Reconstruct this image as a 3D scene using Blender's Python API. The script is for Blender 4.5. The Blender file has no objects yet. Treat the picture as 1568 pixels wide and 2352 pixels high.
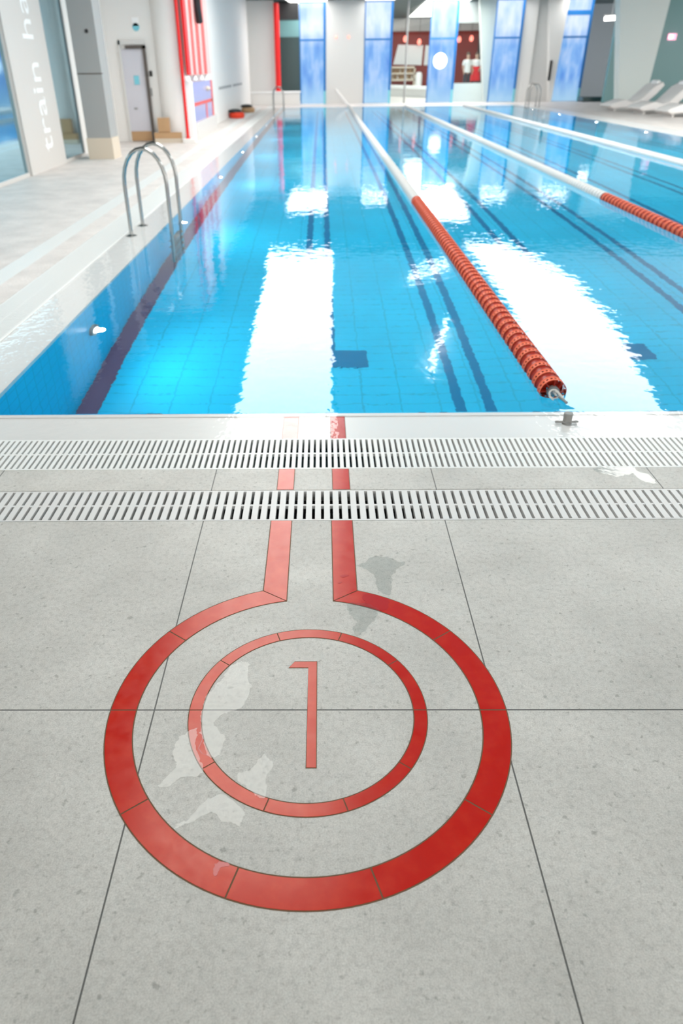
import bpy, bmesh, math, random
from mathutils import Vector, Matrix
random.seed(7)
C = bpy.context.scene
COL = C.collection
PI = math.pi

# ------------------------------------------------------------------ helpers
class MB:
    """collects vertices and faces of one mesh"""
    def __init__(s): s.v = []; s.f = []; s.m = []; s.cur = 0
    def face(s, idx): s.f.append(tuple(idx)); s.m.append(s.cur)
    def box(s, x0, x1, y0, y1, z0, z1):
        b = len(s.v)
        s.v += [(x0,y0,z0),(x1,y0,z0),(x1,y1,z0),(x0,y1,z0),(x0,y0,z1),(x1,y0,z1),(x1,y1,z1),(x0,y1,z1)]
        for q in ((3,2,1,0),(4,5,6,7),(0,1,5,4),(1,2,6,5),(2,3,7,6),(3,0,4,7)): s.face([b+i for i in q])
        return s
    def prism(s, pts, z0, z1):
        n = len(pts); b = len(s.v)
        a = sum(pts[i][0]*pts[(i+1)%n][1]-pts[(i+1)%n][0]*pts[i][1] for i in range(n))
        if a < 0: pts = list(reversed(pts))
        s.v += [(p[0],p[1],z0) for p in pts] + [(p[0],p[1],z1) for p in pts]
        s.face([b+i for i in reversed(range(n))]); s.face([b+n+i for i in range(n)])
        for i in range(n):
            j = (i+1) % n; s.face((b+i, b+j, b+n+j, b+n+i))
        return s
    def xprism(s, pts, x0, x1):
        """profile in (y,z) extruded along x"""
        n = len(pts); b = len(s.v)
        s.v += [(x0,p[0],p[1]) for p in pts] + [(x1,p[0],p[1]) for p in pts]
        s.face([b+i for i in reversed(range(n))]); s.face([b+n+i for i in range(n)])
        for i in range(n):
            j = (i+1) % n; s.face((b+i, b+j, b+n+j, b+n+i))
        return s
    def yprism(s, pts, y0, y1):
        """profile in (x,z) extruded along y"""
        n = len(pts); b = len(s.v)
        s.v += [(p[0],y0,p[1]) for p in pts] + [(p[0],y1,p[1]) for p in pts]
        s.face([b+i for i in range(n)]); s.face([b+n+i for i in reversed(range(n))])
        for i in range(n):
            j = (i+1) % n; s.face((b+j, b+i, b+n+i, b+n+j))
        return s
    def lathe(s, prof, c=(0,0,0), axis='Z', seg=24, cap=True):
        """prof: (radius, height) along axis"""
        b = len(s.v)
        for r, h in prof:
            for k in range(seg):
                a = 2*PI*k/seg; u, w = r*math.cos(a), r*math.sin(a)
                p = {'Z':(u,w,h),'Y':(w,h,u),'X':(h,u,w)}[axis]
                s.v.append((c[0]+p[0], c[1]+p[1], c[2]+p[2]))
        for i in range(len(prof)-1):
            for k in range(seg):
                l = (k+1) % seg
                s.face((b+i*seg+k, b+i*seg+l, b+(i+1)*seg+l, b+(i+1)*seg+k))
        if cap:
            s.face([b+k for k in reversed(range(seg))]); e = b+(len(prof)-1)*seg
            s.face([e+k for k in range(seg)])
        return s
    def tube(s, path, r, seg=12, closed=False):
        P = [Vector(p) for p in path]; n = len(P); b = len(s.v)
        up = Vector((0,0,1)); prev = None
        for i in range(n):
            if closed: t = P[(i+1)%n]-P[i-1]
            else: t = P[min(i+1,n-1)]-P[max(i-1,0)]
            t.normalize()
            if prev is None:
                a = up if abs(t.z) < .9 else Vector((1,0,0))
                u = t.cross(a).normalized()
            else:
                u = (prev - t*prev.dot(t)).normalized()
            prev = u; w = t.cross(u)
            for k in range(seg):
                an = 2*PI*k/seg; q = P[i]+(u*math.cos(an)+w*math.sin(an))*r
                s.v.append(tuple(q))
        for i in range(n if closed else n-1):
            for k in range(seg):
                l = (k+1) % seg; j = (i+1) % n
                s.face((b+i*seg+k, b+i*seg+l, b+j*seg+l, b+j*seg+k))
        if not closed:
            s.face([b+k for k in reversed(range(seg))]); e = b+(n-1)*seg; s.face([e+k for k in range(seg)])
        return s
    def sphere(s, c, r, seg=16, rings=10, sz=1.0):
        prof = [(max(1e-4, r*math.sin(PI*i/rings)), -r*sz*math.cos(PI*i/rings)) for i in range(rings+1)]
        return s.lathe(prof, c, 'Z', seg)
    def mesh(s, name, mats, smooth=False):
        me = bpy.data.meshes.new(name); me.from_pydata(s.v, [], s.f)
        for m in (mats if isinstance(mats, (list, tuple)) else [mats]): me.materials.append(m)
        if len(s.f) > 2:
            bm = bmesh.new(); bm.from_mesh(me); bmesh.ops.recalc_face_normals(bm, faces=bm.faces[:]); bm.to_mesh(me); bm.free()
        for p, i in zip(me.polygons, s.m): p.material_index = i
        if smooth:
            for p in me.polygons: p.use_smooth = True
            me.set_sharp_from_angle(angle=math.radians(40))
        me.update(); return me
    def build(s, name, mats, parent=None, smooth=False, loc=None, bevel=0):
        o = bpy.data.objects.new(name, s.mesh(name, mats, smooth)); COL.objects.link(o)
        if parent is not None: o.parent = parent
        if loc: o.location = loc
        if bevel:
            b = o.modifiers.new('bevel','BEVEL'); b.width = bevel; b.segments = 2; b.limit_method = 'ANGLE'
        return o

def tag(o, label, cat, group=None, kind=None):
    o['label'] = label; o['category'] = cat
    if group: o['group'] = group
    if kind: o['kind'] = kind
    return o
def thing(name, label, cat, loc=(0,0,0), rz=0, group=None):
    o = bpy.data.objects.new(name, None); COL.objects.link(o)
    o.location = loc; o.rotation_euler = (0,0,rz); o.empty_display_size = .1
    return tag(o, label, cat, group)
def struct(o, label, cat):
    o['kind'] = 'structure'; o['label'] = label; o['category'] = cat; return o
def dup(root, loc, label=None):
    r = root.copy(); COL.objects.link(r); r.location = loc
    if label: r['label'] = label
    for ch in list(root.children):
        c = ch.copy(); COL.objects.link(c); c.parent = r
        for g in list(ch.children):
            d = g.copy(); COL.objects.link(d); d.parent = c
    return r

# ------------------------------------------------------------------ materials
def mat(name, col=(.8,.8,.8), rough=.5, metal=0., spec=.5, emit=None, es=0., coat=0.):
    m = bpy.data.materials.new(name); m.use_nodes = True
    b = m.node_tree.nodes['Principled BSDF']
    b.inputs['Base Color'].default_value = (*col, 1); b.inputs['Roughness'].default_value = rough
    b.inputs['Metallic'].default_value = metal; b.inputs['Specular IOR Level'].default_value = spec
    b.inputs['Coat Weight'].default_value = coat
    if emit:
        b.inputs['Emission Color'].default_value = (*emit, 1); b.inputs['Emission Strength'].default_value = es
    return m
def N(m, t, **kw):
    n = m.node_tree.nodes.new(t)
    for k, v in kw.items(): setattr(n, k, v)
    return n
def L(m, a, b): m.node_tree.links.new(a, b)
def bsdf(m): return m.node_tree.nodes['Principled BSDF']
def ramp(m, src, stops):
    r = N(m, 'ShaderNodeValToRGB'); e = r.color_ramp.elements
    while len(e) < len(stops): e.new(.5)
    for k, (p, c) in enumerate(stops):
        e[k].position = p; e[k].color = (*c, 1) if len(c) == 3 else c
    L(m, src, r.inputs[0]); return r
def math_(m, op, a, b=None, c=None):
    n = N(m, 'ShaderNodeMath', operation=op)
    for i, x in enumerate((a, b, c)):
        if x is None: continue
        if isinstance(x, (int, float)): n.inputs[i].default_value = x
        else: L(m, x, n.inputs[i])
    return n.outputs[0]
def mixc(m, fac, a, b, mode='MIX'):
    n = N(m, 'ShaderNodeMix', data_type='RGBA', blend_type=mode)
    for i, x in ((0, fac), (6, a), (7, b)):
        if isinstance(x, (int, float)): n.inputs[i].default_value = x
        elif isinstance(x, tuple): n.inputs[i].default_value = (*x, 1)
        else: L(m, x, n.inputs[i])
    return n.outputs[2]
def world_xyz(m):
    g = N(m, 'ShaderNodeNewGeometry'); s = N(m, 'ShaderNodeSeparateXYZ'); L(m, g.outputs['Position'], s.inputs[0])
    return g.outputs['Position'], s.outputs
def seam(m, src, offset, pitch, w):
    """1 inside a seam line of width w repeating every pitch"""
    t = math_(m, 'ADD', src, -offset + pitch*100.5)
    t = math_(m, 'MODULO', t, pitch); t = math_(m, 'SUBTRACT', t, pitch/2); t = math_(m, 'ABSOLUTE', t)
    return math_(m, 'LESS_THAN', t, w/2)
def noise(m, vec, scale, detail=4, rough=.6):
    n = N(m, 'ShaderNodeTexNoise'); n.inputs['Scale'].default_value = scale
    n.inputs['Detail'].default_value = detail; n.inputs['Roughness'].default_value = rough
    L(m, vec, n.inputs['Vector']); return n.outputs[0]

def stone(name, base, seams):
    m = mat(name, base, .42, spec=.5)
    P, X = world_xyz(m)
    big = ramp(m, noise(m, P, 2.2, 5, .6), [(.3, (.80,.80,.795)), (.68, (1.03,1.03,1.03))]).outputs[0]
    mid = ramp(m, noise(m, P, 55, 6, .75), [(.33, (.80,.80,.80)), (.52, (1,1,1)), (.75, (1.05,1.05,1.05))]).outputs[0]
    fine = ramp(m, noise(m, P, 230, 3, .7), [(.3, (.80,.80,.80)), (.64, (1.07,1.07,1.07))]).outputs[0]
    spots = ramp(m, noise(m, P, 46, 2, .5), [(.27, (.62,.62,.61)), (.36, (1,1,1))]).outputs[0]
    c = mixc(m, 1, base, big, 'MULTIPLY'); c = mixc(m, 1, c, mid, 'MULTIPLY')
    c = mixc(m, 1, c, fine, 'MULTIPLY'); c = mixc(m, .8, c, spots, 'MULTIPLY')
    rr = ramp(m, noise(m, P, 9, 4, .6), [(.35, (.46,)*3), (.65, (.60,)*3)]).outputs[0]
    L(m, rr, bsdf(m).inputs['Roughness'])
    if seams:
        sx = seam(m, X[0], .5225, 1.035, .0045); sy = seam(m, X[1], 1.4815, 1.05, .0045)
        c = mixc(m, math_(m, 'MAXIMUM', sx, sy), c, (.10,.10,.095))
    L(m, c, bsdf(m).inputs['Base Color'])
    bp = N(m, 'ShaderNodeBump'); bp.inputs['Strength'].default_value = .12; bp.inputs['Distance'].default_value = .002
    L(m, noise(m, P, 160, 4, .7), bp.inputs['Height']); L(m, bp.outputs[0], bsdf(m).inputs['Normal'])
    return m

M = {}
M['stone'] = stone('grey_stone_tile', (.63,.625,.59), True)
M['deck'] = stone('pale_deck_tile', (.80,.755,.725), False)
M['rim'] = mat('white_rim_tile', (.76,.75,.74), .3)
M['grate'] = mat('white_plastic_grate', (.80,.82,.81), .4)
M['grate2'] = mat('pale_grey_plastic_grate', (.70,.705,.70), .45)
M['trench'] = mat('dark_channel', (.05,.052,.05), .6)
M['trench_wet'] = mat('wet_teal_channel', (.06,.13,.15), .3)
# red inlay tile with worn, chalky patches
m = M['red'] = mat('red_ceramic_tile', (.62,.045,.02), .3, spec=.46)
bsdf(m).inputs['Specular Tint'].default_value = (1,.82,.68,1)
P, X = world_xyz(m)
c = mixc(m, ramp(m, noise(m, P, 14, 4, .6), [(.45,(0,)*3),(.75,(1,)*3)]).outputs[0], (.52,.004,.0), (.58,.016,.004))
L(m, c, bsdf(m).inputs['Base Color'])
rr = ramp(m, noise(m, P, 22, 5, .65), [(.35,(.17,)*3),(.65,(.27,)*3)]).outputs[0]
L(m, rr, bsdf(m).inputs['Roughness'])
M['red_wet'] = mat('wet_red_tile', (.48,.008,.006), .15)
M['grout'] = mat('brown_grout', (.16,.09,.045), .8)
# pool tile
def pool_tile(name, base):
    m = mat(name, base, .4, spec=.08)
    P, X = world_xyz(m)
    g = math_(m, 'MAXIMUM', seam(m, X[0], .02, .31, .014), seam(m, X[1], .0, .155, .012))
    g = math_(m, 'MAXIMUM', g, math_(m, 'MULTIPLY', seam(m, X[2], .0, .155, .012), 1))
    v = ramp(m, noise(m, P, 1.1, 3, .5), [(.3,(.93,)*3),(.7,(1.05,)*3)]).outputs[0]
    c = mixc(m, 1, base, v, 'MULTIPLY')
    dk = tuple(x*.80 for x in base)
    L(m, mixc(m, g, c, dk), bsdf(m).inputs['Base Color']); return m
M['pool'] = pool_tile('blue_pool_tile', (.018,.61,.93))
M['lane'] = mat('dark_blue_lane_tile', (.001,.20,.42), .4, spec=.08)
M['purple'] = mat('dark_purple_tile', (.15,.11,.19), .4, spec=.1)
# water surface
m = M['water'] = bpy.data.materials.new('pool_water'); m.use_nodes = True
nt = m.node_tree; nt.nodes.clear()
out = N(m, 'ShaderNodeOutputMaterial'); gl = N(m, 'ShaderNodeBsdfGlass'); gl.inputs['IOR'].default_value = 1.333
gl.inputs['Roughness'].default_value = 0.0; gl.inputs['Color'].default_value = (.97,.99,1,1)
g = N(m, 'ShaderNodeNewGeometry'); mp = N(m, 'ShaderNodeMapping'); L(m, g.outputs['Position'], mp.inputs[0])
mp.inputs['Scale'].default_value = (1.0,1.0,1.0)
n1 = noise(m, mp.outputs[0], 9, 2, .5); n2 = noise(m, mp.outputs[0], 1.1, 2, .5)
h = math_(m, 'ADD', math_(m, 'MULTIPLY', n1, .36), math_(m, 'MULTIPLY', n2, 1.0))
bp = N(m, 'ShaderNodeBump'); bp.inputs['Strength'].default_value = 1.0; bp.inputs['Distance'].default_value = .0035
L(m, h, bp.inputs['Height']); L(m, bp.outputs[0], gl.inputs['Normal']); L(m, gl.outputs[0], out.inputs[0])
# thin clear film of water lying on tiles
def film(name, tint, rough, bump, boost=1.0):
    m = bpy.data.materials.new(name); m.use_nodes = True; m.node_tree.nodes.clear()
    out = N(m, 'ShaderNodeOutputMaterial'); tr = N(m, 'ShaderNodeBsdfTransparent'); go = N(m, 'ShaderNodeBsdfGlossy')
    tr.inputs[0].default_value = (*tint, 1); go.inputs['Roughness'].default_value = rough
    fr = N(m, 'ShaderNodeFresnel'); fr.inputs[0].default_value = 1.333*boost
    mx = N(m, 'ShaderNodeMixShader'); g = N(m, 'ShaderNodeNewGeometry')
    bp = N(m, 'ShaderNodeBump'); bp.inputs['Strength'].default_value = 1; bp.inputs['Distance'].default_value = bump
    L(m, noise(m, g.outputs['Position'], 9, 3, .6), bp.inputs['Height'])
    L(m, bp.outputs[0], go.inputs['Normal']); L(m, bp.outputs[0], fr.inputs['Normal'])
    fac = math_(m, 'MULTIPLY', fr.outputs[0], math_(m, 'SUBTRACT', 1, g.outputs['Backfacing'])); L(m, fac, mx.inputs[0]); L(m, tr.outputs[0], mx.inputs[1]); L(m, go.outputs[0], mx.inputs[2]); L(m, mx.outputs[0], out.inputs[0])
    return m
M['film'] = film('water_film', (.98,.99,.99), .04, .004)
M['puddle'] = film('puddle_film', (.955,.96,.955), .05, .001, 1.14)
M['glass'] = film('clear_glass', (.93,.97,.96), .0, 0)
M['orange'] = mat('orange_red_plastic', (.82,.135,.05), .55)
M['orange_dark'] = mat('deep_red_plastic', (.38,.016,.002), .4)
M['white_plastic'] = mat('white_plastic', (.80,.78,.75), .4)
M['steel'] = mat('polished_steel', (.34,.345,.335), .18, metal=1)
M['dull_steel'] = mat('dull_grey_steel', (.26,.26,.25), .5, metal=.3)
M['rope'] = mat('grey_cord', (.62,.60,.56), .8)
M['lamp'] = mat('lamp_lens', (1,1,1), .3, emit=(1,.95,.88), es=30)
M['panel'] = mat('ceiling_diffuser', (1,1,1), .5, emit=(1,.965,.915), es=4.6)
M['globe'] = mat('lit_globe', (1,1,1), .5, emit=(1,.98,.95), es=1.0)
M['tube'] = mat('lit_tube', (1,1,1), .5, emit=(1,.97,.93), es=5)
M['pink_lamp'] = mat('lit_red_lamp', (1,.3,.25), .5, emit=(1,.22,.16), es=1.6)
M['white_wall'] = mat('white_paint', (.84,.83,.81), .55)
M['grey_wall'] = mat('light_grey_paint', (.70,.70,.685), .6)
M['mid_grey'] = mat('mid_grey_panel', (.36,.37,.365), .5)
M['teal_wall'] = mat('teal_grey_glass_wall', (.20,.40,.41), .25)
M['dark_teal'] = mat('dark_teal_glass', (.03,.065,.065), .2)
M['black'] = mat('black_soffit', (.012,.013,.014), .5)
M['ceil_white'] = mat('white_ceiling', (.72,.735,.725), .7)
M['ceil_dark'] = mat('dark_ceiling', (.09,.13,.135), .6)
M['beige'] = mat('beige_stone', (.66,.58,.47), .5)
M['tan'] = mat('tan_wood', (.50,.31,.16), .5)
M['door'] = mat('pale_lilac_door', (.62,.62,.68), .4)
M['frame_dark'] = mat('dark_door_frame', (.10,.085,.075), .4)
M['mirror_blue'] = mat('blue_tinted_mirror_glass', (.30,.52,.62), .06, metal=1)
M['letter'] = mat('white_lettering', (.93,.95,.96), .4)
M['band'] = mat('warm_white_panel', (.63,.61,.585), .45)
M['red_paint'] = mat('red_paint', (.80,.004,.004), .4)
M['coral'] = mat('coral_slat', (.76,.08,.06), .4)
M['pink'] = mat('pale_pink_slat', (.80,.52,.49), .45)
M['blue_frame'] = mat('blue_window_frame', (.01,.17,.50), .4)
M['brown_red'] = mat('brown_red_wall', (.26,.018,.010), .6)
M['cyan_sign'] = mat('cyan_sign', (.20,.60,.72), .4)
M['skin'] = mat('skin', (.55,.34,.24), .6)
M['cloth_white'] = mat('white_cloth', (.82,.80,.78), .8)
M['cloth_red'] = mat('red_cloth', (.75,.004,.010), .8)
M['cloth_dark'] = mat('dark_cloth', (.03,.035,.05), .8)
M['hair'] = mat('brown_hair', (.06,.035,.02), .7)
M['pink_sign'] = mat('lit_exit_sign', (1,.5,.6), .4, emit=(1,.35,.5), es=1.1)
M['sign_white'] = mat('lit_sign_white', (1,1,1), .4, emit=(.9,.9,1), es=1.2)
M['orange_red'] = mat('orange_red_fabric', (.75,.05,.015), .6)
M['lounger'] = mat('white_lounger', (.80,.79,.78), .5)
# blue glazing of the end wall: city seen through blue film, blended paler towards the foot
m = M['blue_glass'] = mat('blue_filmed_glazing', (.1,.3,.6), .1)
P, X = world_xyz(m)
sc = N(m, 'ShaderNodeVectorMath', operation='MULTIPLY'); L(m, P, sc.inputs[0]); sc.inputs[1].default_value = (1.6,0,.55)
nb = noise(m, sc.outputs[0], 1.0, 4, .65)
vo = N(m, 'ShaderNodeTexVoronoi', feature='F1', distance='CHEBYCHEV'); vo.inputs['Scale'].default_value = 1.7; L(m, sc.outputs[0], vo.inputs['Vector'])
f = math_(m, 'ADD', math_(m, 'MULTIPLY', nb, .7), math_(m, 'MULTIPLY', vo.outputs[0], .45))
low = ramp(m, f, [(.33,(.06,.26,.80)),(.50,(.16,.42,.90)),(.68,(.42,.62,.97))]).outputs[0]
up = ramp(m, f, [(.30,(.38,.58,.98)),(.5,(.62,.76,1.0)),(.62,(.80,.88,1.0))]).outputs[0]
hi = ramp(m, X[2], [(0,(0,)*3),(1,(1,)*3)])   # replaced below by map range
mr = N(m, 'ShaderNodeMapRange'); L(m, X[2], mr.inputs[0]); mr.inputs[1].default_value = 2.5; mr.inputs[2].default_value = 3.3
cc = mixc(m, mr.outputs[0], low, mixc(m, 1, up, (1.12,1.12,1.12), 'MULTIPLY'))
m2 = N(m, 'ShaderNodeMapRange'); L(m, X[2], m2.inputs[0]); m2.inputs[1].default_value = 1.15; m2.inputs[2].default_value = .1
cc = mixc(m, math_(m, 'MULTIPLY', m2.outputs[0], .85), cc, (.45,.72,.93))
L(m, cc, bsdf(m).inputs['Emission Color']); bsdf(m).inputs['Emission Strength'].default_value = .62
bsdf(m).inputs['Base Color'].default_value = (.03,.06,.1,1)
# purple glass of the display case
m = M['purple_glass'] = mat('violet_glass', (.40,.36,.62), .12)
# ------------------------------------------------------------------ camera
F_, PITCH, ROLL, YAW, CX, CY = 1616.82, .556426, -.0118736, -.014499, 720.83, 1160.98
H = 1.65
cp, sp = math.cos(PITCH), math.sin(PITCH)
fw = Vector((math.sin(YAW)*cp, math.cos(YAW)*cp, -sp)); r0 = Vector((math.cos(YAW), -math.sin(YAW), 0)); u0 = r0.cross(fw)
r2 = r0*math.cos(ROLL)+u0*math.sin(ROLL); u2 = -r0*math.sin(ROLL)+u0*math.cos(ROLL)
cd = bpy.data.cameras.new('camera'); cam = bpy.data.objects.new('camera', cd); COL.objects.link(cam)
cam.matrix_world = Matrix(((r2.x,u2.x,-fw.x,0),(r2.y,u2.y,-fw.y,0),(r2.z,u2.z,-fw.z,H),(0,0,0,1)))
cd.sensor_fit = 'VERTICAL'; cd.sensor_height = 36; cd.sensor_width = 24; cd.lens = F_/2352*36
cd.shift_x = (784-CX)/2352; cd.shift_y = (CY-1176)/2352
cd.clip_end = 300
cd.dof.use_dof = True; cd.dof.focus_distance = 2.25; cd.dof.aperture_fstop = 2.6
C.camera = cam

# ------------------------------------------------------------------ setting: floor
PX0, PX1, PY0, PY1, DEPTH = -1.95, 9.6, 3.655, 39.5, 1.6
b = MB()
b.box(-9, 25, -5, 2.53, -.06, 0)
b.box(-2.92, 14, 2.79, 2.988, -.06, 0)
struct(b.build('floor', M['stone']), 'grey speckled stone floor tiles of the pool end', 'floor')
b = MB()
b.box(-9, -3.15, 2.53, 66, -.06, 0)
b.box(-2.92, -2.68, 2.988, 42, -.06, 0)
b.box(10.4, 25, 2.988, 40.3, -.06, 0)
b.box(14, 25, 2.53, 2.988, -.06, 0)
b.box(-3.15, -2.92, 40.3, 66, -.06, 0); b.box(-2.92, -2.32, 42, 66, -.06, 0)
b.box(-2.32, 25, 40.3, 66, -.06, 0)
struct(b.build('floor_surround', M['deck']), 'pale tiled deck along the sides of the pool', 'floor')
# channels under the grates
def channel(name, x0, x1, y0, y1, mm, d=.13):
    q = MB(); t = .01
    q.box(x0, x1, y0, y1, -d-t, -d)
    q.box(x0-t, x0, y0, y1, -d, -.062); q.box(x1, x1+t, y0, y1, -d, -.062)
    q.box(x0, x1, y0-t, y0, -d, -.062); q.box(x0, x1, y1, y1+t, -d, -.062)
    return struct(q.build(name, mm), 'channel below a grate', 'drain channel')
channel('trim_1', -2.68, 10.4, 2.988, 3.322, M['trench_wet'])
channel('trim_2', -3.15, 14, 2.53, 2.79, M['trench'])
channel('trim_3', -2.68, -2.32, 3.34, 42, M['trench_wet'])
channel('trim_4', -3.15, -2.92, 2.81, 40.3, M['trench'])
# ------------------------------------------------------------------ pool basin
b = MB(); b.box(PX0-.3, PX1+.3, PY0-.3, PY1+.3, -DEPTH-.1, -DEPTH)
pf = struct(b.build('pool_floor', M['pool']), 'light blue tiled floor of the swimming pool', 'pool floor')
CENT = [-.04 + 1.26*k for k in range(8)]
for k, cx in enumerate(CENT):
    for s in (-1, 1):
        q = MB(); x = cx+s*.118; q.box(x-.04, x+.04, 6.0 if k % 2 == 0 else PY0+.02, PY1-2.0, -DEPTH, -DEPTH+.004)
        q.build('lane_line', M['lane'], pf)
    if k % 2 == 0:
        q = MB(); q.box(cx-.45, cx+.45, 5.92, 6.26, -DEPTH, -DEPTH+.006); q.build('lane_crossbar', M['lane'], pf)
q = MB(); q.box(PX0, PX0+.175, PY0, PY1, -DEPTH, -DEPTH+.006); q.build('edge_stripe', M['purple'], pf)
for nm, bx in (('wall_left_pool', (PX0-.25, PX0, PY0-.25, PY1+.25)), ('wall_right_pool', (PX1, PX1+.25, PY0-.25, PY1+.25)),
               ('wall_front_pool', (PX0, PX1, PY0-.25, PY0)), ('wall_back_pool', (PX0, PX1, PY1, PY1+.25))):
    q = MB(); q.box(bx[0], bx[1], bx[2], bx[3], -DEPTH, -.075)
    struct(q.build(nm, M['pool']), 'blue tiled side of the pool, '+nm.split('_')[1]+' side', 'pool wall')
b = MB()
b.box(-2.32, 10.4, 3.322, PY0, -.075, -.016); b.box(-2.32, PX0, PY0, PY1+.8, -.075, -.016)
b.box(PX1, 10.4, PY0, PY1+.8, -.075, -.004); b.box(PX0, PX1, PY1, PY1+.8, -.075, -.004)
struct(b.build('trim_5', M['rim']), 'white tiled overflow rim around the pool', 'pool rim')
# thin raised lip along the near edge of the pool
b = MB(); b.box(PX0, PX1, PY0-.035, PY0, -.016, -.0095); struct(b.build('trim_6', M['rim'], bevel=.002), 'white lip along the near edge of the water', 'pool edge')
b = MB(); b.v = [(PX0,PY0,-.006),(PX1,PY0,-.006),(PX1,PY1,-.006),(PX0,PY1,-.006)]; b.face((0,1,2,3))
wat = tag(b.build('pool_water', M['water']), 'clear blue water filling the swimming pool with white light reflections', 'water', kind='stuff')
b = MB(); zf = -.006
for x0, x1, y0, y1 in ((-2.32, 9.6, 3.322, PY0), (-2.32, PX0, PY0, PY1)):
    i = len(b.v); b.v += [(x0,y0,zf),(x1,y0,zf),(x1,y1,zf),(x0,y1,zf)]; b.face((i,i+1,i+2,i+3))
b.build('overflow_film', M['film'], wat)

# ------------------------------------------------------------------ grates
def grate_x(name, x0, x1, y0, y1, pitch, slot, mm, label):
    """slots run across (along y); the grate runs along x"""
    q = MB(); h = .032; w = y1-y0; e = w*.035; mid = (y0+y1)/2; cbar = .012
    q.box(x0, x1, y0, y0+e, -h, -.001); q.box(x0, x1, y1-e, y1, -h, -.001)
    q.box(x0, x1, mid-cbar/2, mid+cbar/2, -h*.6, -.0022)
    n = int((x1-x0)/pitch)
    for i in range(n):
        a = x0+i*pitch; q.box(a, a+pitch-slot, y0+e, y1-e, -h, -.0005)
    return tag(q.build(name, mm), label, 'drain grate', 'grates around the pool')
def grate_y(name, x0, x1, y0, y1, pitch, slot, mm, label):
    q = MB(); h = .03; w = x1-x0; e = w*.035; mid = (x0+x1)/2
    q.box(x0, x0+e, y0, y1, -h, -.001); q.box(x1-e, x1, y0, y1, -h, -.001)
    q.box(mid-.006, mid+.006, y0, y1, -h*.6, -.0022)
    n = int((y1-y0)/pitch)
    for i in range(n):
        a = y0+i*pitch; q.box(x0+e, x1-e, a, a+pitch-slot, -h, -.0005)
    return tag(q.build(name, mm), label, 'drain grate', 'grates around the pool')
grate_x('drain_grate', -2.676, 10.2, 2.992, 3.318, .0297, .0118, M['grate'], 'white slotted overflow grate nearest the water at the near pool end')
grate_x('drain_grate', -3.146, 13.9, 2.534, 2.786, .0394, .0135, M['grate2'], 'wider-slatted grey grate set in the stone floor beside the keyhole ring')
grate_y('drain_grate', -2.676, -2.324, 3.33, 41.9, .0297, .0095, M['grate'], 'long overflow grate beside the left edge of the pool')
grate_y('drain_grate', -3.146, -2.924, 2.8, 40.2, .0394, .0085, M['grate'], 'narrow white grate in the left deck, parallel to the pool edge')

# ------------------------------------------------------------------ red floor inlays
RC = (-.0475, 1.4805)
def arc(r, a0, a1, n): return [(RC[0]+r*math.cos(math.radians(a0+(a1-a0)*i/n)), RC[1]+r*math.sin(math.radians(a0+(a1-a0)*i/n))) for i in range(n+1)]
TZ = .0012
def seg_prism(q, ro, ri, a0, a1, gap=.0022):
    go, gi = math.degrees(gap/ro), math.degrees(gap/ri)
    q.prism(arc(ro, a0+go, a1-go, 14) + list(reversed(arc(ri, a0+gi, a1-gi, 14))), -.004, TZ)
key = thing('keyhole_inlay', 'large red tiled keyhole ring around the numeral, with two stripes towards the pool', 'floor inlay', (0,0,0))
RO, RI, G = .5965, .5205, .0035
NXO, NXI = .1725, .0865
bo, bi = math.degrees(math.acos(NXO/RO)), math.degrees(math.acos(NXI/RI))
# brown grout bed, a hair wider than the tiles
q = MB()
q.prism(arc(RO+G, 180-bo+.3, 360+bo-.3, 96) + list(reversed(arc(RI-G, 180-bi-.3, 360+bi+.3, 96))), -.006, .0006)
for s in (-1, 1):
    xo, xi = RC[0]+s*(NXO+G), RC[0]+s*(NXI-G)
    yo, yi = RC[1]+RO*math.sin(math.radians(bo))-.004, RC[1]+RI*math.sin(math.radians(bi))-.004
    q.prism([(xo,yo),(xo,2.5295),(xi,2.5295),(xi,yi)], -.006, .0006)
q.build('grout_bed', M['grout'], key)
cuts = [36, 0, -36, -72, -108, -144, -180, -216]
for a1, a0 in zip(cuts, cuts[1:]):
    q = MB(); seg_prism(q, RO, RI, a0, a1); q.build('ring_tile', M['red'], key)
for s in (-1, 1):
    f = (lambda p: (2*RC[0]-p[0], p[1])) if s < 0 else (lambda p: p)
    q = MB(); go, gi = math.degrees(.0022/RO), math.degrees(.0022/RI)
    q.prism([f(p) for p in arc(RO, 36+go, bo-go*1.4, 14) + list(reversed(arc(RI, 36+gi, bi-gi*1.4, 14)))], -.004, TZ)
    q.build('ring_tile', M['red'], key)
    yo, yi = RC[1]+RO*math.sin(math.radians(bo))+.002, RC[1]+RI*math.sin(math.radians(bi))+.002
    q = MB(); q.prism([f(p) for p in ((RC[0]+NXO,yo),(RC[0]+NXO,2.5285),(RC[0]+NXI,2.5285),(RC[0]+NXI,yi))], -.004, TZ)
    q.build('neck_tile', M['red'], key)
ring = thing('inner_ring_inlay', 'thin red tiled circle inside the keyhole ring, around the numeral', 'floor inlay')
q = MB(); pts = arc(.360, 0, 360, 96)[:-1]; pin = arc(.317, 0, 360, 96)[:-1]
for i in range(96):
    j = (i+1) % 96; q.prism([pts[i], pts[j], pin[j], pin[i]], -.006, .0006)
q.build('grout_bed', M['grout'], ring)
for k in range(10):
    q = MB(); seg_prism(q, .3572, .3200, k*36, k*36+36, .0018); q.build('ring_tile', M['red'], ring)
q = MB(); ck = [(-.366,1.429),(-.357,1.393),(-.35,1.372),(-.358,1.339),(-.345,1.321),(-.323,1.312)]
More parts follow.
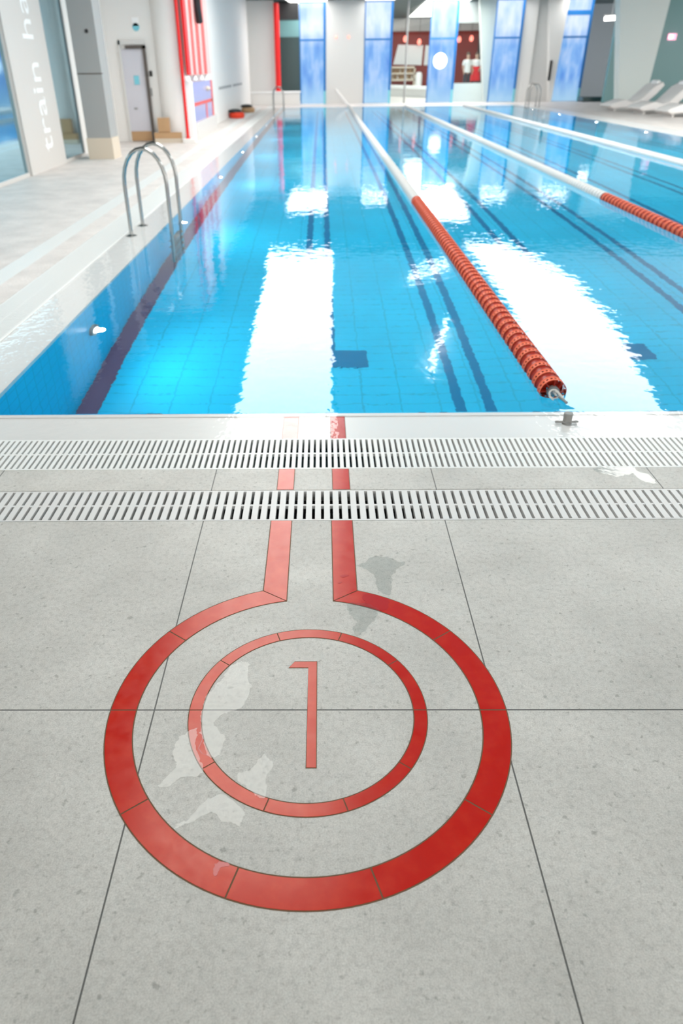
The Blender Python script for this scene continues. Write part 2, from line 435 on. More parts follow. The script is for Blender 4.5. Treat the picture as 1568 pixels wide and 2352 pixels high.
for i in range(5):
    a, c_ = Vector(ck[i]), Vector(ck[i+1]); nn = Vector((-(c_-a).y, (c_-a).x)).normalized()*(.0014 if 0 < i < 4 else .0008)
    q.prism([tuple(a-nn), tuple(a+nn), tuple(c_+nn), tuple(c_-nn)], TZ-.001, TZ+.0003)
q.build('crack', M['red_wet'], ring)
num = thing('numeral_inlay', 'red tiled numeral 1 in the centre of both rings', 'floor inlay')
q = MB(); one = [(-.111,1.658),(-.093,1.684),(-.0215,1.684),(-.0215,1.2745),(-.0485,1.2745),(-.0485,1.658)]
q.prism([(x+(-.002 if i in (0,4) else .002 if i in (2,3) else 0), y+(.0025 if i in (1,2) else -.0025 if i in (0,3,4) else -.0025)) for i, (x, y) in enumerate(one)], -.006, .0006)
q.build('grout_bed', M['grout'], num)
q = MB(); q.prism(one, -.004, TZ); q.build('digit_tile', M['red'], num)
def stripe(x0, x1, y0, y1, z, label):
    t = thing('stripe_inlay', label, 'floor inlay', group='red stripes between ring and pool')
    q = MB(); q.box(x0-.003, x1+.003, y0, y1, z-.004, z+.0006); q.build('grout_bed', M['grout'], t)
    q = MB(); q.box(x0, x1, y0+.0005, y1-.0005, z-.004, z+TZ); q.build('stripe_tile', M['red'], t)
stripe(-.209,-.135, 2.791, 2.987, 0, 'left red stripe tile on the stone strip between the two grates')
stripe(.0475,.125, 2.791, 2.987, 0, 'right red stripe tile on the stone strip between the two grates')
stripe(-.213,-.132, 3.325, 3.619, -.016, 'left red stripe tile under the wet white pool rim, paled by glare')
stripe(.0455,.1235, 3.325, 3.619, -.016, 'right red stripe tile under the wet white pool rim, rippled by water')

# ------------------------------------------------------------------ puddles
def smooth_poly(pts, n=4, jit=.004):
    out = []; k = len(pts)
    for i in range(k):
        p0, p1, p2, p3 = [Vector(pts[(i+d) % k]) for d in (-1,0,1,2)]
        for j in range(n):
            t = j/n
            v = .5*((2*p1)+(p2-p0)*t+(2*p0-5*p1+4*p2-p3)*t*t+(3*p1-p0-3*p2+p3)*t**3)
            out.append((v.x+random.uniform(-jit,jit), v.y+random.uniform(-jit,jit)))
    return out
def puddle(pts, label, z=.0016, jit=.004, mm='puddle', name='water_puddle', h=.0004):
    P = smooth_poly(pts, 2, jit*.6)
    for amp in (.22, .2, .18):
        O = []
        for i, p in enumerate(P):
            n_ = P[(i+1) % len(P)]; dx, dy = n_[0]-p[0], n_[1]-p[1]; k_ = random.uniform(-amp, amp)
            O += [p, ((p[0]+n_[0])/2-dy*k_, (p[1]+n_[1])/2+dx*k_)]
        P = O
    q = MB(); q.prism(P, z, z+h)
    return tag(q.build(name, M[mm]), label, 'puddle', 'wet patches on the floor')
puddle([(-.295,1.671),(-.267,1.686),(-.237,1.671),(-.24,1.614),(-.226,1.573),(-.235,1.533),(-.256,1.488),(-.302,1.463),(-.319,1.444),(-.325,1.42),(-.288,1.384),(-.287,1.356),(-.293,1.333),(-.306,1.306),(-.33,1.317),(-.352,1.373),(-.367,1.463),(-.363,1.52),(-.341,1.58),(-.314,1.614)], 'shiny wet patch inside the inner ring, along its left side')
puddle([(-.37,1.414),(-.365,1.35),(-.35,1.31),(-.331,1.26),(-.361,1.247),(-.391,1.242),(-.429,1.211),(-.45,1.216),(-.42,1.258),(-.411,1.284),(-.428,1.328),(-.419,1.379)], 'shiny wet patch between the two rings, left of the numeral')
puddle([(-.237,1.252),(-.203,1.273),(-.17,1.317),(-.143,1.284),(-.156,1.242),(-.159,1.177),(-.183,1.187),(-.197,1.202),(-.225,1.222)], 'small wet patch inside the inner ring, left below the numeral')
puddle([(-.385,1.09),(-.341,1.132),(-.316,1.166),(-.277,1.19),(-.244,1.172),(-.21,1.138),(-.216,1.096),(-.242,1.11),(-.268,1.112),(-.291,1.137),(-.329,1.115),(-.361,1.096)], 'shiny wet patch between the rings, below the inner ring', z=.0018)
puddle([(.125,2.208),(.162,2.219),(.197,2.263),(.256,2.262),(.293,2.229),(.325,2.229),(.28,2.165),(.259,2.133),(.26,2.073),(.243,2.024),(.202,2.053),(.195,2.134),(.154,2.186)], 'grey wet patch on the stone, right of the right stripe')
puddle([(.086,1.971),(.143,1.978),(.203,1.938),(.174,1.877),(.136,1.825),(.115,1.803),(.102,1.84),(.118,1.884),(.094,1.915)], 'grey wet patch between the rings under the right stripe')
puddle([(1.296,2.975),(1.50,2.978),(1.55,2.83),(1.481,2.857),(1.47,2.93),(1.382,2.893)], 'wet patch on the stone strip between the grates', jit=.006)
puddle([(.146,2.019),(.163,2.035),(.235,2.003),(.235,1.956),(.208,1.936),(.154,1.978)], 'dark red wet spot at the top right of the keyhole ring', z=.0014, jit=.003, mm='red_wet')
puddle([(-.267,.997),(-.245,1.0),(-.23,.992),(-.252,.985),(-.257,.966),(-.269,.97)], 'dark red drop at the bottom left of the keyhole ring', z=.0014, jit=.002, mm='red_wet')
puddle([(.065,2.14),(.075,2.147),(.10,2.143),(.085,2.132),(.075,2.13)], 'upper dark red drop on the right stripe of the keyhole', z=.0014, jit=.001, mm='red_wet')
puddle([(.055,2.097),(.062,2.104),(.073,2.102),(.065,2.093)], 'lower dark red drop on the right stripe of the keyhole', z=.0014, jit=.001, mm='red_wet')

# ------------------------------------------------------------------ lane ropes
PIT = .125
def float_mesh(name, m1, m2, seg=40):
    q = MB(); R = .077; ro = R+.0025; t = .004
    # perforated collar: two rims and a band with square holes
    ys = [0, .010, .022, .037, .049, .059]
    rows = [(ro-.002,ys[0]),(ro,ys[0]+.002),(ro,ys[1]-.001),(R,ys[1]),(R,ys[2]),(R,ys[3]),(R,ys[4]),(ro,ys[4]+.001),(ro,ys[5]-.002),(ro-.002,ys[5])]
    b0 = len(q.v)
    for r, h in rows:
        for k in range(seg):
            a = 2*PI*k/seg; q.v.append((r*math.sin(a), h, r*math.cos(a)))
    for i in range(len(rows)-1):
        for k in range(seg):
            if i == 4 and k % 2 == 0: continue
            l = (k+1) % seg; q.face((b0+i*seg+k, b0+i*seg+l, b0+(i+1)*seg+l, b0+(i+1)*seg+k))
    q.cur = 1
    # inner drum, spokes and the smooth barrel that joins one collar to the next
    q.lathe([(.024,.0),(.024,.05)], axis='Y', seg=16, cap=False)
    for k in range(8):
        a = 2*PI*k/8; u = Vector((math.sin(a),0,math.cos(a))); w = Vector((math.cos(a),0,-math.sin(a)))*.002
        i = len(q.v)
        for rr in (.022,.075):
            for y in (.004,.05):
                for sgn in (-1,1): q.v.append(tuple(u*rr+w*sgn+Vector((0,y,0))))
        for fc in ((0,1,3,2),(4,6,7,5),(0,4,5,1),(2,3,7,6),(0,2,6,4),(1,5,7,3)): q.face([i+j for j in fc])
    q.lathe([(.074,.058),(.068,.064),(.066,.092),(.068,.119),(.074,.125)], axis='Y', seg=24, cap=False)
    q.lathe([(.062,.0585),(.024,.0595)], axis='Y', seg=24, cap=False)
    return q, q.mesh(name, [m1, m2], True)
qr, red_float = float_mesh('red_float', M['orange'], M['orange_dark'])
qw, white_float = float_mesh('white_float', M['white_plastic'], M['white_plastic'])
def simple_float(mb, x, y, z):
    mb.lathe([(.06,0),(.079,.002),(.079,.057),(.072,.064),(.0715,.119),(.06,.125)], (x,y,z), 'Y', 14, False)
def lane_rope(x, y0, y1, first, nred, label, hook):
    t = thing('lane_rope', label, 'lane rope', (x, y0, 0), group='floating lane ropes')
    n = int((y1-y0)/PIT)
    for k in range(100):
        i = first+k
        o = bpy.data.objects.new('float', red_float if i < nred else white_float); COL.objects.link(o)
        o.parent = t; o.location = (0, i*PIT, .004); o.rotation_euler = (0, random.uniform(0,.15), 0)
    if first:
        s = MB()
        for i in range(0, first): simple_float(s, 0, i*PIT, .004)
        s.build('float_run', M['orange'], t, True)['kind'] = 'stuff'
    s = MB()
    for i in range(first+100, n): simple_float(s, 0, i*PIT, .004)
    s.build('float_run', M['white_plastic'], t, True)['kind'] = 'stuff'
    s = MB(); s.tube([(0,-.06,.012),(0,.1,.004),(0,y1-y0,.004)], .006, 8); s.build('cable', M['rope'], t, True)
    if hook:
        s = MB(); s.lathe([(.038,-.004),(.038,.02),(.02,.02)], (0,0,.004), 'Y', 20, True); s.build('end_hub', M['dull_steel'], t, True)
        s = MB(); pts = [(.028*math.cos(a)-.008, -.045+.02*math.sin(a), .012+.020*math.sin(a)) for a in [2*PI*i/20 for i in range(20)]]
        s.tube(pts, .0055, 8, True)
        s.tube([(0,-.02,.022),(.012,-.05,.024),(.026,-.085,.012),(.03,-.10,.004)], .007, 8)
        s.tube([(-.026,-.03,.006),(-.036,-.06,.0),(-.022,-.09,-.006)], .004, 8)
        s.build('shackle', M['rope'], t, True)
        s = MB(); s.tube([(.018,-.07,.004),(.03,-.11,.003),(.034,-.155,.006)], .008, 8); s.build('turnbuckle', M['dull_steel'], t, True)
    return t
lane_rope(1.365, 3.90, 39.4, 0, 56, 'nearest lane rope, orange floats turning white, hooked to the near pool edge', True)
lane_rope(4.10, 3.90, 39.4, 30, 57, 'middle lane rope, white with orange floats at its near end', False)
lane_rope(6.95, 3.90, 39.4, 80, 57, 'farthest lane rope, white floats all along what shows', False)
# anchor on the rim
t = thing('rope_anchor', 'small grey steel rope anchor on the white rim at the end of the orange rope', 'anchor', (1.335, 3.515, -.0155))
s = MB(); s.lathe([(.026,0),(.026,.012),(.0235,.014),(.0245,.060),(.022,.063)], (0,0,0), 'Z', 24); s.build('post', M['dull_steel'], t, True)
for sx in (-1, 1):
    s = MB(); s.tube([(sx*.024,0,.010),(sx*.05,.004,.008),(sx*.062,.006,.007)], .0055, 8)
    s.tube([(sx*.05+.012*math.cos(a), .004+.008*math.sin(a), .010) for a in [2*PI*i/14 for i in range(14)]], .003, 6, True)
    s.build('wing_bolt', M['dull_steel'], t, True)
# tube standing in for the nearest rope's mirror image past the far pool edge
t = tag(MB().tube([(1.37,39.5,.03),(1.18,40.65,.22),(.99,41.8,.44),(.80,42.94,.65)], .06, 12).build('rope_mirror_image', M['white_plastic'], smooth=True), 'white stand-in for the mirrored lane rope, rising from the far pool edge to the grey pillar', 'rope')

# ------------------------------------------------------------------ ladders
def ladder(loc, rz, label):
    t = thing('pool_ladder', label, 'pool ladder', loc, rz, 'steel pool ladders')
    # local: x towards the water, y along the pool edge
    for y in (-.31, .31):
        pts = [(0,y,0),(0,y,.55)]
        for i in range(13):
            a = PI-PI*i/12; pts.append((.24+.24*math.cos(a)+0, y, .55+.37*math.sin(a)))
        pts += [(.48,y,.2),(.475,y,-.2),(.47,y,-1.3)]
        s = MB(); s.tube(pts, .0215, 14); hr = s.build('handrail', M['steel'], t, True)
        s = MB(); s.lathe([(.065,-.002),(.065,.004),(.045,.012),(.022,.018)], (0,y,0), 'Z', 24); s.build('flange', M['steel'], hr, True)
    for z in (-.35,-.65,-.95,-1.25):
        s = MB(); s.box(.43,.51,-.31,.31,z-.012,z+.012); s.build('step', M['steel'], t, bevel=.004)
    return t
ladder((-2.24, 9.03, -.014), 0, 'steel pool ladder nearest the camera, on the left pool edge')
ladder((-2.24, 38.2, -.014), 0, 'steel pool ladder at the far end of the left pool edge')
ladder((10.05, 37.7, -.002), PI, 'steel pool ladder far off on the right pool edge')

# ------------------------------------------------------------------ pool lamps
lp = [None]
def pool_lamp(x, y, z, sx, label):
    t = thing('pool_lamp', label, 'pool lamp', (x, y, z), 0 if sx > 0 else PI, 'underwater lamps along the pool walls')
    s = MB(); s.lathe([(.10,-.03),(.10,.012),(.06,.016),(.046,.008)], (0,0,0), 'X', 28, False); s.build('bezel', M['dull_steel'], t, True)
    s = MB(); s.lathe([(.045,.002),(.043,.02),(.032,.036),(.001,.044)], (0,0,0), 'X', 24, True); s.build('lens', M['lamp'], t, True)
    ld = bpy.data.lights.new('pool_lamp_light', 'SPOT'); ld.energy = 42; ld.color = (.95,.98,1); ld.shadow_soft_size = .03; ld.spot_size = math.radians(170); ld.spot_blend = .6
    lo = bpy.data.objects.new('pool_lamp_light', ld); COL.objects.link(lo); lo.parent = t
    lo.location = (.055,0,0); lo.rotation_euler = (0,-PI/2,0)
names = ['first', 'second', 'third', 'fourth', 'fifth', 'sixth', 'seventh', 'eighth']
for i in range(8):
    pool_lamp(PX0+.02, 5.85+4.39*i, -.70, 1, names[i]+' glowing underwater lamp from the near end, in the left pool wall')
for i in range(8):
    pool_lamp(PX1-.02, 5.85+4.39*i, -.70, -1, names[i]+' glowing underwater lamp from the near end, in the right pool wall')

# ------------------------------------------------------------------ ceiling and its lights
HC = 4.5
b = MB(); b.box(.3, 25, -5, 28.8, HC, HC+.15); struct(b.build('ceiling', M['ceil_white']), 'white ceiling over the near half of the pool', 'ceiling')
b = MB(); b.box(-9, .3, -5, 28.8, HC, HC+.15); b.box(-9, 25, 28.8, 66, HC, HC+.15); struct(b.build('ceiling_dark', M['ceil_dark']), 'dark teal ceiling zone over the far half of the pool', 'ceiling')
def clight(pts, label):
    t = thing('ceiling_light', label, 'ceiling light', (0,0,0), group='large ceiling lights over the pool')
    s = MB(); s.prism(pts, HC-.03, HC-.002); s.build('diffuser', M['panel'], t)
    cx = sum(p[0] for p in pts)/len(pts); cy = sum(p[1] for p in pts)/len(pts)
    big = [(p[0]+.05*(1 if p[0] > cx else -1), p[1]+.05*(1 if p[1] > cy else -1)) for p in pts]
    s = MB(); n = len(pts)
    for i in range(n):
        j = (i+1) % n; s.prism([pts[i], pts[j], big[j], big[i]], HC-.05, HC-.001)
    s.build('trim_frame', M['white_wall'], t)
clight([(-1.7,3.4),(.10,3.4),(.19,13.5),(.40,28.4),(-2.0,28.4),(-1.8,13.7)], 'long straight white ceiling light over the first lane')
clight([(5.0,3.4),(6.0,3.4),(6.4,9),(7.1,13.8),(8.1,19),(8.45,24.5),(7.9,27.5),(7.2,29.9),(5.7,29.9),(5.75,24),(5.1,14.5)], 'curved white ceiling light over the right lanes')
clight([(-1.9,38.9),(.3,38.9),(.35,56),(-.6,56)], 'white ceiling light above the left end of the glazed end wall')
clight([(5.1,35.4),(7.1,35.8),(7.6,45),(8.3,57),(5.9,57),(5.4,45)], 'white ceiling light above the red bar behind the end wall')

clight([(15,14),(18.5,14),(18.5,26),(15,26)], 'wide white fill light added over the right deck, out of view')  # added to brighten the right side, its reflection kept out of view
for x0, x1, nm in ((2.22,3.65,'second'),(5.54,6.94,'third'),(8.78,10.2,'fourth'),(12.11,13.6,'fifth')):  # added fill lights: brighten the far end and whiten the window-top reflections
    clight([(x0,41.6),(x1,41.6),(x1,42.85),(x0,42.85)], 'small white fill light added in front of the %s blue window' % nm)
def tube_light(pts, label):
    t = thing('tube_light', label, 'ceiling light', (0,0,0), group='curved tube lights under the ceiling')
    z = 4.36; P = smooth_open(pts)
    s = MB(); s.tube([(x, y, z) for x, y in P], .06, 8); s.build('tube', M['tube'], t, True)
    s = MB()
    for x, y in (P[1], P[-2]): s.tube([(x,y,z+.05),(x,y,HC)], .008, 6)
    s.build('hanger', M['mid_grey'], t)
def smooth_open(pts, n=4):
    P = [Vector(pts[0])] + [Vector(p) for p in pts] + [Vector(pts[-1])]; out = []
    for i in range(1, len(P)-2):
        for j in range(n):
            t = j/n; p0, p1, p2, p3 = P[i-1:i+3]
            v = .5*((2*p1)+(p2-p0)*t+(2*p0-5*p1+4*p2-p3)*t*t+(3*p1-p0-3*p2+p3)*t**3); out.append((v.x, v.y))
    return out + [tuple(P[-1])]
tube_light([(2.92,24.1),(3.32,24.8),(3.75,25.3),(4.22,25.9),(4.7,26.8)], 'curved tube light over the second lane, farther from the camera')
tube_light([(3.48,19.5),(3.24,18.4),(3.0,17.5),(2.78,16.8),(2.57,15.8)], 'curved tube light over the second lane, nearer the camera')
# ------------------------------------------------------------------ left wall
b = MB(); b.box(-5.8, -5.45, -5, 21.3, 0, HC)
struct(b.build('wall_left', M['white_wall']), 'white wall on the left side of the hall', 'wall')
def window_left(n, y0, y1, label):
    t = thing('window_%d' % n, label, 'window'); t['kind'] = 'structure'
    s = MB(); s.box(-5.45, -5.40, y0, y1, .06, HC-.02); s.build('pane', M['mirror_blue'], t)
    s = MB(); s.box(-5.45, -5.37, y0-.03, y0, 0, HC-.02); s.box(-5.45, -5.37, y1, y1+.03, 0, HC-.02); s.box(-5.45, -5.37, y0, y1, 0, .06)
    s.build('frame', M['band'], t)
window_left(1, 7.0, 14.2, 'blue mirrored glazing nearest the camera on the left')
window_left(2, 16.38, 17.80, 'blue mirrored glazing between the lettered panel and the grey pillar')
t = thing('lettered_panel', 'pale wall panel with white letters reading upwards, between the mirrored glazings', 'sign panel', (0,0,0))
s = MB(); s.box(-5.449, -5.33, 14.24, 16.31, .001, HC-.02); s.build('panel', M['band'], t)
def text(body, size, loc, rot, mm, parent, ext=.01, name='lettering', space=1.0):
    cu = bpy.data.curves.new('txt', 'FONT'); cu.body = body; cu.size = size; cu.extrude = ext; cu.space_character = space; cu.resolution_u = 3
    cu.align_x = 'LEFT'
    ob = bpy.data.objects.new('txt', cu); COL.objects.link(ob)
    dg = bpy.context.evaluated_depsgraph_get(); me = bpy.data.meshes.new_from_object(ob.evaluated_get(dg))
    bpy.data.objects.remove(ob); me.materials.clear(); me.materials.append(mm)
    o = bpy.data.objects.new(name, me); COL.objects.link(o); o.parent = parent
    R = Matrix((rot[0], rot[1], rot[2])).transposed().to_4x4()
    o.matrix_local = Matrix.Translation(loc) @ R; return o
# text runs up (+z), letter tops point to the camera side (-y), face looks to +x
text('train', .80, (-5.325, 15.62, .30), ((0,0,1),(0,-1,0),(1,0,0)), M['letter'], t, .004, space=1.02)
text('ha', .80, (-5.325, 15.62, 2.10), ((0,0,1),(0,-1,0),(1,0,0)), M['letter'], t, .004, space=1.02)
# grey pillar with beige base
t = thing('pillar_wall', 'grey pillar with a beige base standing out from the left wall', 'pillar')
t['kind'] = 'structure'; t.name = 'wall_pillar'
s = MB(); s.box(-5.03, -4.52, 17.0, 17.6, .41, HC); s.build('shaft', M['mid_grey'], t)
s = MB(); s.box(-5.05, -4.50, 16.98, 17.6, 0, .41); s.build('base', M['beige'], t)
s = MB(); s.box(-5.03, -4.518, 16.994, 17.1, 1.58, 1.60); s.build('joint', M['frame_dark'], t)
s = MB(); s.lathe([(.035,0),(.035,-.02),(.02,-.03)], (-4.70,17.0,2.32), 'Y', 16); tag(s.build('wall_button', M['black']), 'small dark round button on the grey pillar', 'button')
# facing wall at the back of the niche
b = MB(); b.box(-6.2, -3.43, 21.3, 21.6, 0, HC); struct(b.build('wall_niche', M['white_wall']), 'white wall facing the pool beside the door', 'wall')
b = MB(); b.lathe([(.38,0),(.38,HC)], (-3.86, 21.42, 0), 'Z', 32); struct(b.build('wall_column', M['white_wall'], smooth=True), 'round white column left of the red pole', 'column')
t = thing('door_1', 'pale lilac door with a dark frame in the white wall', 'door'); t['kind'] = 'structure'
s = MB(); s.box(-5.08, -4.52, 21.26, 21.30, .25, 2.10); s.build('leaf', M['door'], t, bevel=.004)
s = MB(); s.box(-5.08, -4.52, 21.255, 21.30, .02, .25); s.build('kick_plate', M['tan'], t)
s = MB(); s.box(-4.52, -4.45, 21.2, 21.3, 0, 2.17); s.box(-4.95, -4.45, 21.2, 21.3, 2.10, 2.17); s.build('frame', M['frame_dark'], t)
s = MB(); s.box(-5.13, -5.08, 21.24, 21.3, 0, 2.28); s.box(-5.13, -4.45, 21.24, 21.3, 2.19, 2.28); s.build('casing', M['grey_wall'], t)
s = MB(); s.tube([(-4.90,21.24,.78),(-4.90,21.19,.78),(-4.82,21.19,.78)], .015, 8); s.build('handle', M['dull_steel'], t, True)
s = MB(); s.box(-4.83, -4.70, 21.248, 21.262, 1.32, 1.52); s.build('notice', M['cyan_sign'], t)
t = thing('wall_sign', 'small cyan pictogram sign on the wall above the door', 'sign', (-4.63, 21.28, 2.48))
s = MB(); s.box(-.08,.08,0,.02,.10,.28); s.build('upper_plate', M['letter'], t)
s = MB(); s.lathe([(.085,0),(.085,-.02)], (0,.02,.08), 'Y', 20); s.build('lower_disc', M['cyan_sign'], t)
s = MB(); s.box(-4.42,-4.35,21.27,21.30,1.50,1.62); tag(s.build('card_reader', M['black'], bevel=.006), 'black card reader on the wall right of the door', 'card reader')
s = MB(); s.box(-4.45,-4.40,21.27,21.30,1.06,1.24); tag(s.build('door_switch', M['mid_grey'], bevel=.004), 'grey switch plate below the black card reader', 'switch')
t = thing('wood_plinth', 'low tan wooden plinth at the foot of the white column', 'plinth', (-4.0,20.95,0))
s = MB(); s.box(-.38,.33,-.13,.0,0,.10); s.build('base_board', M['beige'], t)
s = MB(); s.box(-.38,.33,-.125,.0,.10,.24); s.build('top_board', M['tan'], t)
s = MB(); s.box(-4.27,-3.97,20.86,20.99,.245,.58); tag(s.build('wood_box', M['tan'], bevel=.006), 'square tan box standing on the low wooden plinth', 'box')
# red pole, slat screen and display
t = thing('pole_plinth', 'small white block under the red pole', 'plinth', (-3.45,20.8,0))
s = MB(); s.box(-.16,.16,-.15,.15,0,.10); s.build('block', M['white_wall'], t, bevel=.01)
t = thing('red_pole', 'tall bright red pole at the corner of the coral slat screen', 'pole', (-3.50,20.82,.10))
s = MB(); s.lathe([(.055,0),(.055,.03),(.04,.04),(.04,HC-.1)], (0,0,0), 'Z', 20); s.build('shaft', M['red_paint'], t, True)
t = thing('slat_screen', 'hanging screen of coral and pale pink slats behind the red pole', 'slat screen')
ys = [20.95, 21.35, 21.75, 22.25, 22.65, 23.3, 23.75, 24.4, 25.2]
for i in range(8):
    s = MB(); s.box(-3.41,-3.35, ys[i], ys[i+1]-.01, 1.52, HC-.02)
    s.build('slat', M[['coral','pink'][i % 2 == 0 and 0 or i % 2]] if i else M['red_paint'], t)
for i, y in enumerate((21.0, 22.2, 23.4, 24.6)):
    s = MB(); s.lathe([(.09,0),(.09,.06),(.06,.11),(.01,.122)], (-3.43,y,1.39), 'Z', 16); s.build('end_cap', M['letter'], t, True)
s = MB(); s.tube([(-3.25,22.6,HC-.01),(-3.25,22.75,3.0),(-3.25,22.9,2.72)], .09, 10); tag(s.build('hanging_cable', M['black'], smooth=True), 'black cable hanging in front of the coral slats', 'cable')
t = thing('display_case', 'violet glass display case with orange trim under the coral slats', 'display case', (-3.43, 21.2, 0))
s = MB(); s.box(-.09,.09,-.12,.12,0,1.385); s.build('white_post', M['letter'], t, bevel=.02)
s = MB(); s.box(-.06,.06,.12,4.1,.42,1.36); s.build('glass_panel', M['purple_glass'], t)
s = MB(); s.box(-.065,.068,.12,4.1,.80,.88); s.box(-.065,.068,3.85,4.15,.42,1.36); s.box(-.065,.068,2.5,2.7,.42,.80); s.build('trim_rail', M['coral'], t)
s = MB(); s.box(-.10,.12,.12,4.3,0,.42); s.build('plinth', M['band'], t)
s = MB(); s.sphere((.08,2.9,1.16), .10, 12, 8, .6); s.build('round_label', M['beige'], t, True)
# white wall after the recess
b = MB(); b.box(-4.6, -3.62, 25.6, 42.0, 0, HC); struct(b.build('wall_left_far', M['white_wall']), 'bright white wall along the far left deck', 'wall')
s = MB(); s.box(-3.622,-3.60,29.0,33.0,1.02,1.10); s.box(-3.622,-3.60,33.8,37.5,1.02,1.10); tag(s.build('wall_grille', M['mid_grey']), 'thin grey slot grille low in the far white wall', 'grille')
for nm, loc, c1, lab in (('hose_reel', (-3.30,31.5,0), 'orange_red', 'red bundle with a black top on the far left deck, nearer one'),
                         ('hose_reel', (-3.22,35.6,0), 'tan', 'rust coloured bundle with a black top on the far left deck, farther one')):
    t = thing(nm, lab, 'bundle', loc, group='bundles on the far left deck')
    s = MB(); s.lathe([(.26,0),(.30,.05),(.30,.15),(.25,.20)], (0,0,0), 'Z', 20); s.build('drum', M[c1], t, True)
    s = MB(); s.lathe([(.27,.20),(.24,.28),(.10,.31)], (-.06,0,0), 'Z', 16); s.build('cover', M['black'], t, True)
# far left corner
b = MB(); b.box(-4.6, -2.36, 42.82, 43.2, 0, HC); struct(b.build('wall_left_corner', M['grey_wall']), 'grey wall in the far left corner', 'wall')
t = thing('red_pole', 'distant red pole in the far left corner above the white bench', 'pole', (-2.2,42.5,.62))
s = MB(); s.lathe([(.14,0),(.14,HC-.75)], (0,0,0), 'Z', 20); s.build('shaft', M['red_paint'], t, True)
t = thing('white_bench', 'long low white bench in the far left corner', 'bench', (-2.95,42.38,0))
s = MB(); s.box(-1.4,1.85,-.3,.4,0,.55); s.build('body', M['white_wall'], t, bevel=.02)
s = MB(); s.box(-1.45,1.9,-.34,.42,.55,.62); s.build('top', M['letter'], t, bevel=.02)
b = MB(); b.box(-2.7, -1.05, 47, 47.3, 0, 4.35); struct(b.build('wall_teal_left', M['teal_wall']), 'dark teal glass wall behind the far left corner', 'wall')
b = MB(); b.box(-2.6, -1.10, 46.9, 46.98, .5, 3.1); struct(b.build('window_3', M['dark_teal']), 'dark glazing behind the far left corner', 'window')
b = MB(); b.box(-2.36, -1.12, 43.3, 44.5, 3.75, HC-.06); struct(b.build('ceiling_soffit', M['black']), 'black soffit in the far left corner', 'ceiling')

# ------------------------------------------------------------------ end wall
EY = 43.0
def blue_window(n, x0, x1, label):
    t = thing('window_%d' % n, label, 'window', (0,0,0)); t['kind'] = 'structure'; t['group'] = 'blue windows of the end wall'
    top = HC-.06
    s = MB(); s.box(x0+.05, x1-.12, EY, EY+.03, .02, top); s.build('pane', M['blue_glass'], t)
    s = MB(); s.box(x0, x0+.05, EY-.04, EY+.06, 0, top); s.box(x1-.12, x1, EY-.06, EY+.08, .6, top); s.box(x0, x1, EY-.04, EY+.06, top-.05, top)
    s.build('frame', M['blue_frame'], t)
    s = MB(); s.box(x1-.12, x1, EY-.06, EY+.08, 0, .6); s.build('pale_foot', M['cyan_sign'], t)  # lower end of the right jamb in pale cyan
    s = MB(); s.box(x0+.05, x1-.12, EY-.045, EY+.05, 2.80, 2.88); s.build('transom', M['blue_frame'], t)
    return t
WX = [(-1.08,.26),(2.22,3.65),(5.54,6.94),(8.78,10.2),(12.11,13.6),(15.4,16.85)]
WL = ['first blue window from the left in the end wall', 'second blue window from the left, right of the grey pillar',
      'third blue window, behind the round white lamp', 'fourth blue window, left of the white pillars',
      'fifth blue window, behind the far right ladder', 'sixth blue window, hidden behind the wide pale column']
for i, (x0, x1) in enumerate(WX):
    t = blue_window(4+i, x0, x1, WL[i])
    if i == 4:
        s = MB(); s.box(x0+.05, x1-.12, EY-.05, EY+.05, 3.75, 3.95); s.build('transom', M['blue_frame'], t)
b = MB(); b.box(.26, 2.22, EY-.02, EY+.5, 0, HC); struct(b.build('wall_back', M['grey_wall']), 'plain light grey pillar between the first two blue windows', 'wall')
for i, x in enumerate((.78, 1.42)):
    s = MB(); s.lathe([(.06,0),(.06,-.05),(.03,-.07)], (x, EY-.02, 2.95), 'Y', 12); tag(s.build('wall_lamp', M['pink_lamp'], smooth=True), ['left','right'][i]+' tiny red lamp on the grey pillar', 'lamp', 'tiny red lamps on the grey pillar')
s = MB(); s.box(3.65, 5.54, EY, EY+.012, .02, HC-.06); struct(s.build('window_10', M['glass']), 'clear glazing in place of a mirror, in front of the red bar with the white screen', 'window')  # this pane and the next take the place of mirrors
s = MB(); s.box(6.94, 8.78, EY, EY+.012, .02, HC-.06); struct(s.build('window_11', M['glass']), 'clear glazing in place of a mirror, in front of the two standing people', 'window')
s = MB(); s.lathe([(.05,0),(.05,HC-.06)], (4.38, EY-.1, 0), 'Z', 12); tag(s.build('steel_pole', M['mid_grey'], smooth=True), 'thin grey pole in front of the clear glazing of the red bar', 'pole')
# right part of the end wall
b = MB(); b.box(10.2, 10.9, EY+.1, EY+.6, 0, HC); struct(b.build('wall_back_white', M['white_wall']), 'white pillar right of the fourth blue window', 'wall')
b = MB(); b.box(10.9, 12.3, EY+.25, EY+.9, 0, HC); struct(b.build('wall_back_grey', M['grey_wall']), 'grey wall between the white pillars of the end wall', 'wall')
b = MB(); b.yprism([(11.32,HC),(12.3,HC),(12.11,0),(11.98,0)], EY-.2, EY+.3); struct(b.build('wall_back_column', M['white_wall']), 'tapering white column left of the fifth blue window', 'wall')
s = MB(); s.lathe([(.05,0),(.07,.06),(.07,.85),(.04,.9)], (11.80, EY-.29, .95), 'Z', 14); tag(s.build('wall_speaker', M['black'], smooth=True), 'slim black speaker on the tapering white column', 'speaker')
b = MB(); b.yprism([(8.0,HC),(9.0,HC),(9.0,.0),(8.72,0),(8.55,.9)], EY+.5, EY+.9); struct(b.build('wall_back_taper', M['white_wall']), 'tapering white column left of the fourth blue window', 'wall')
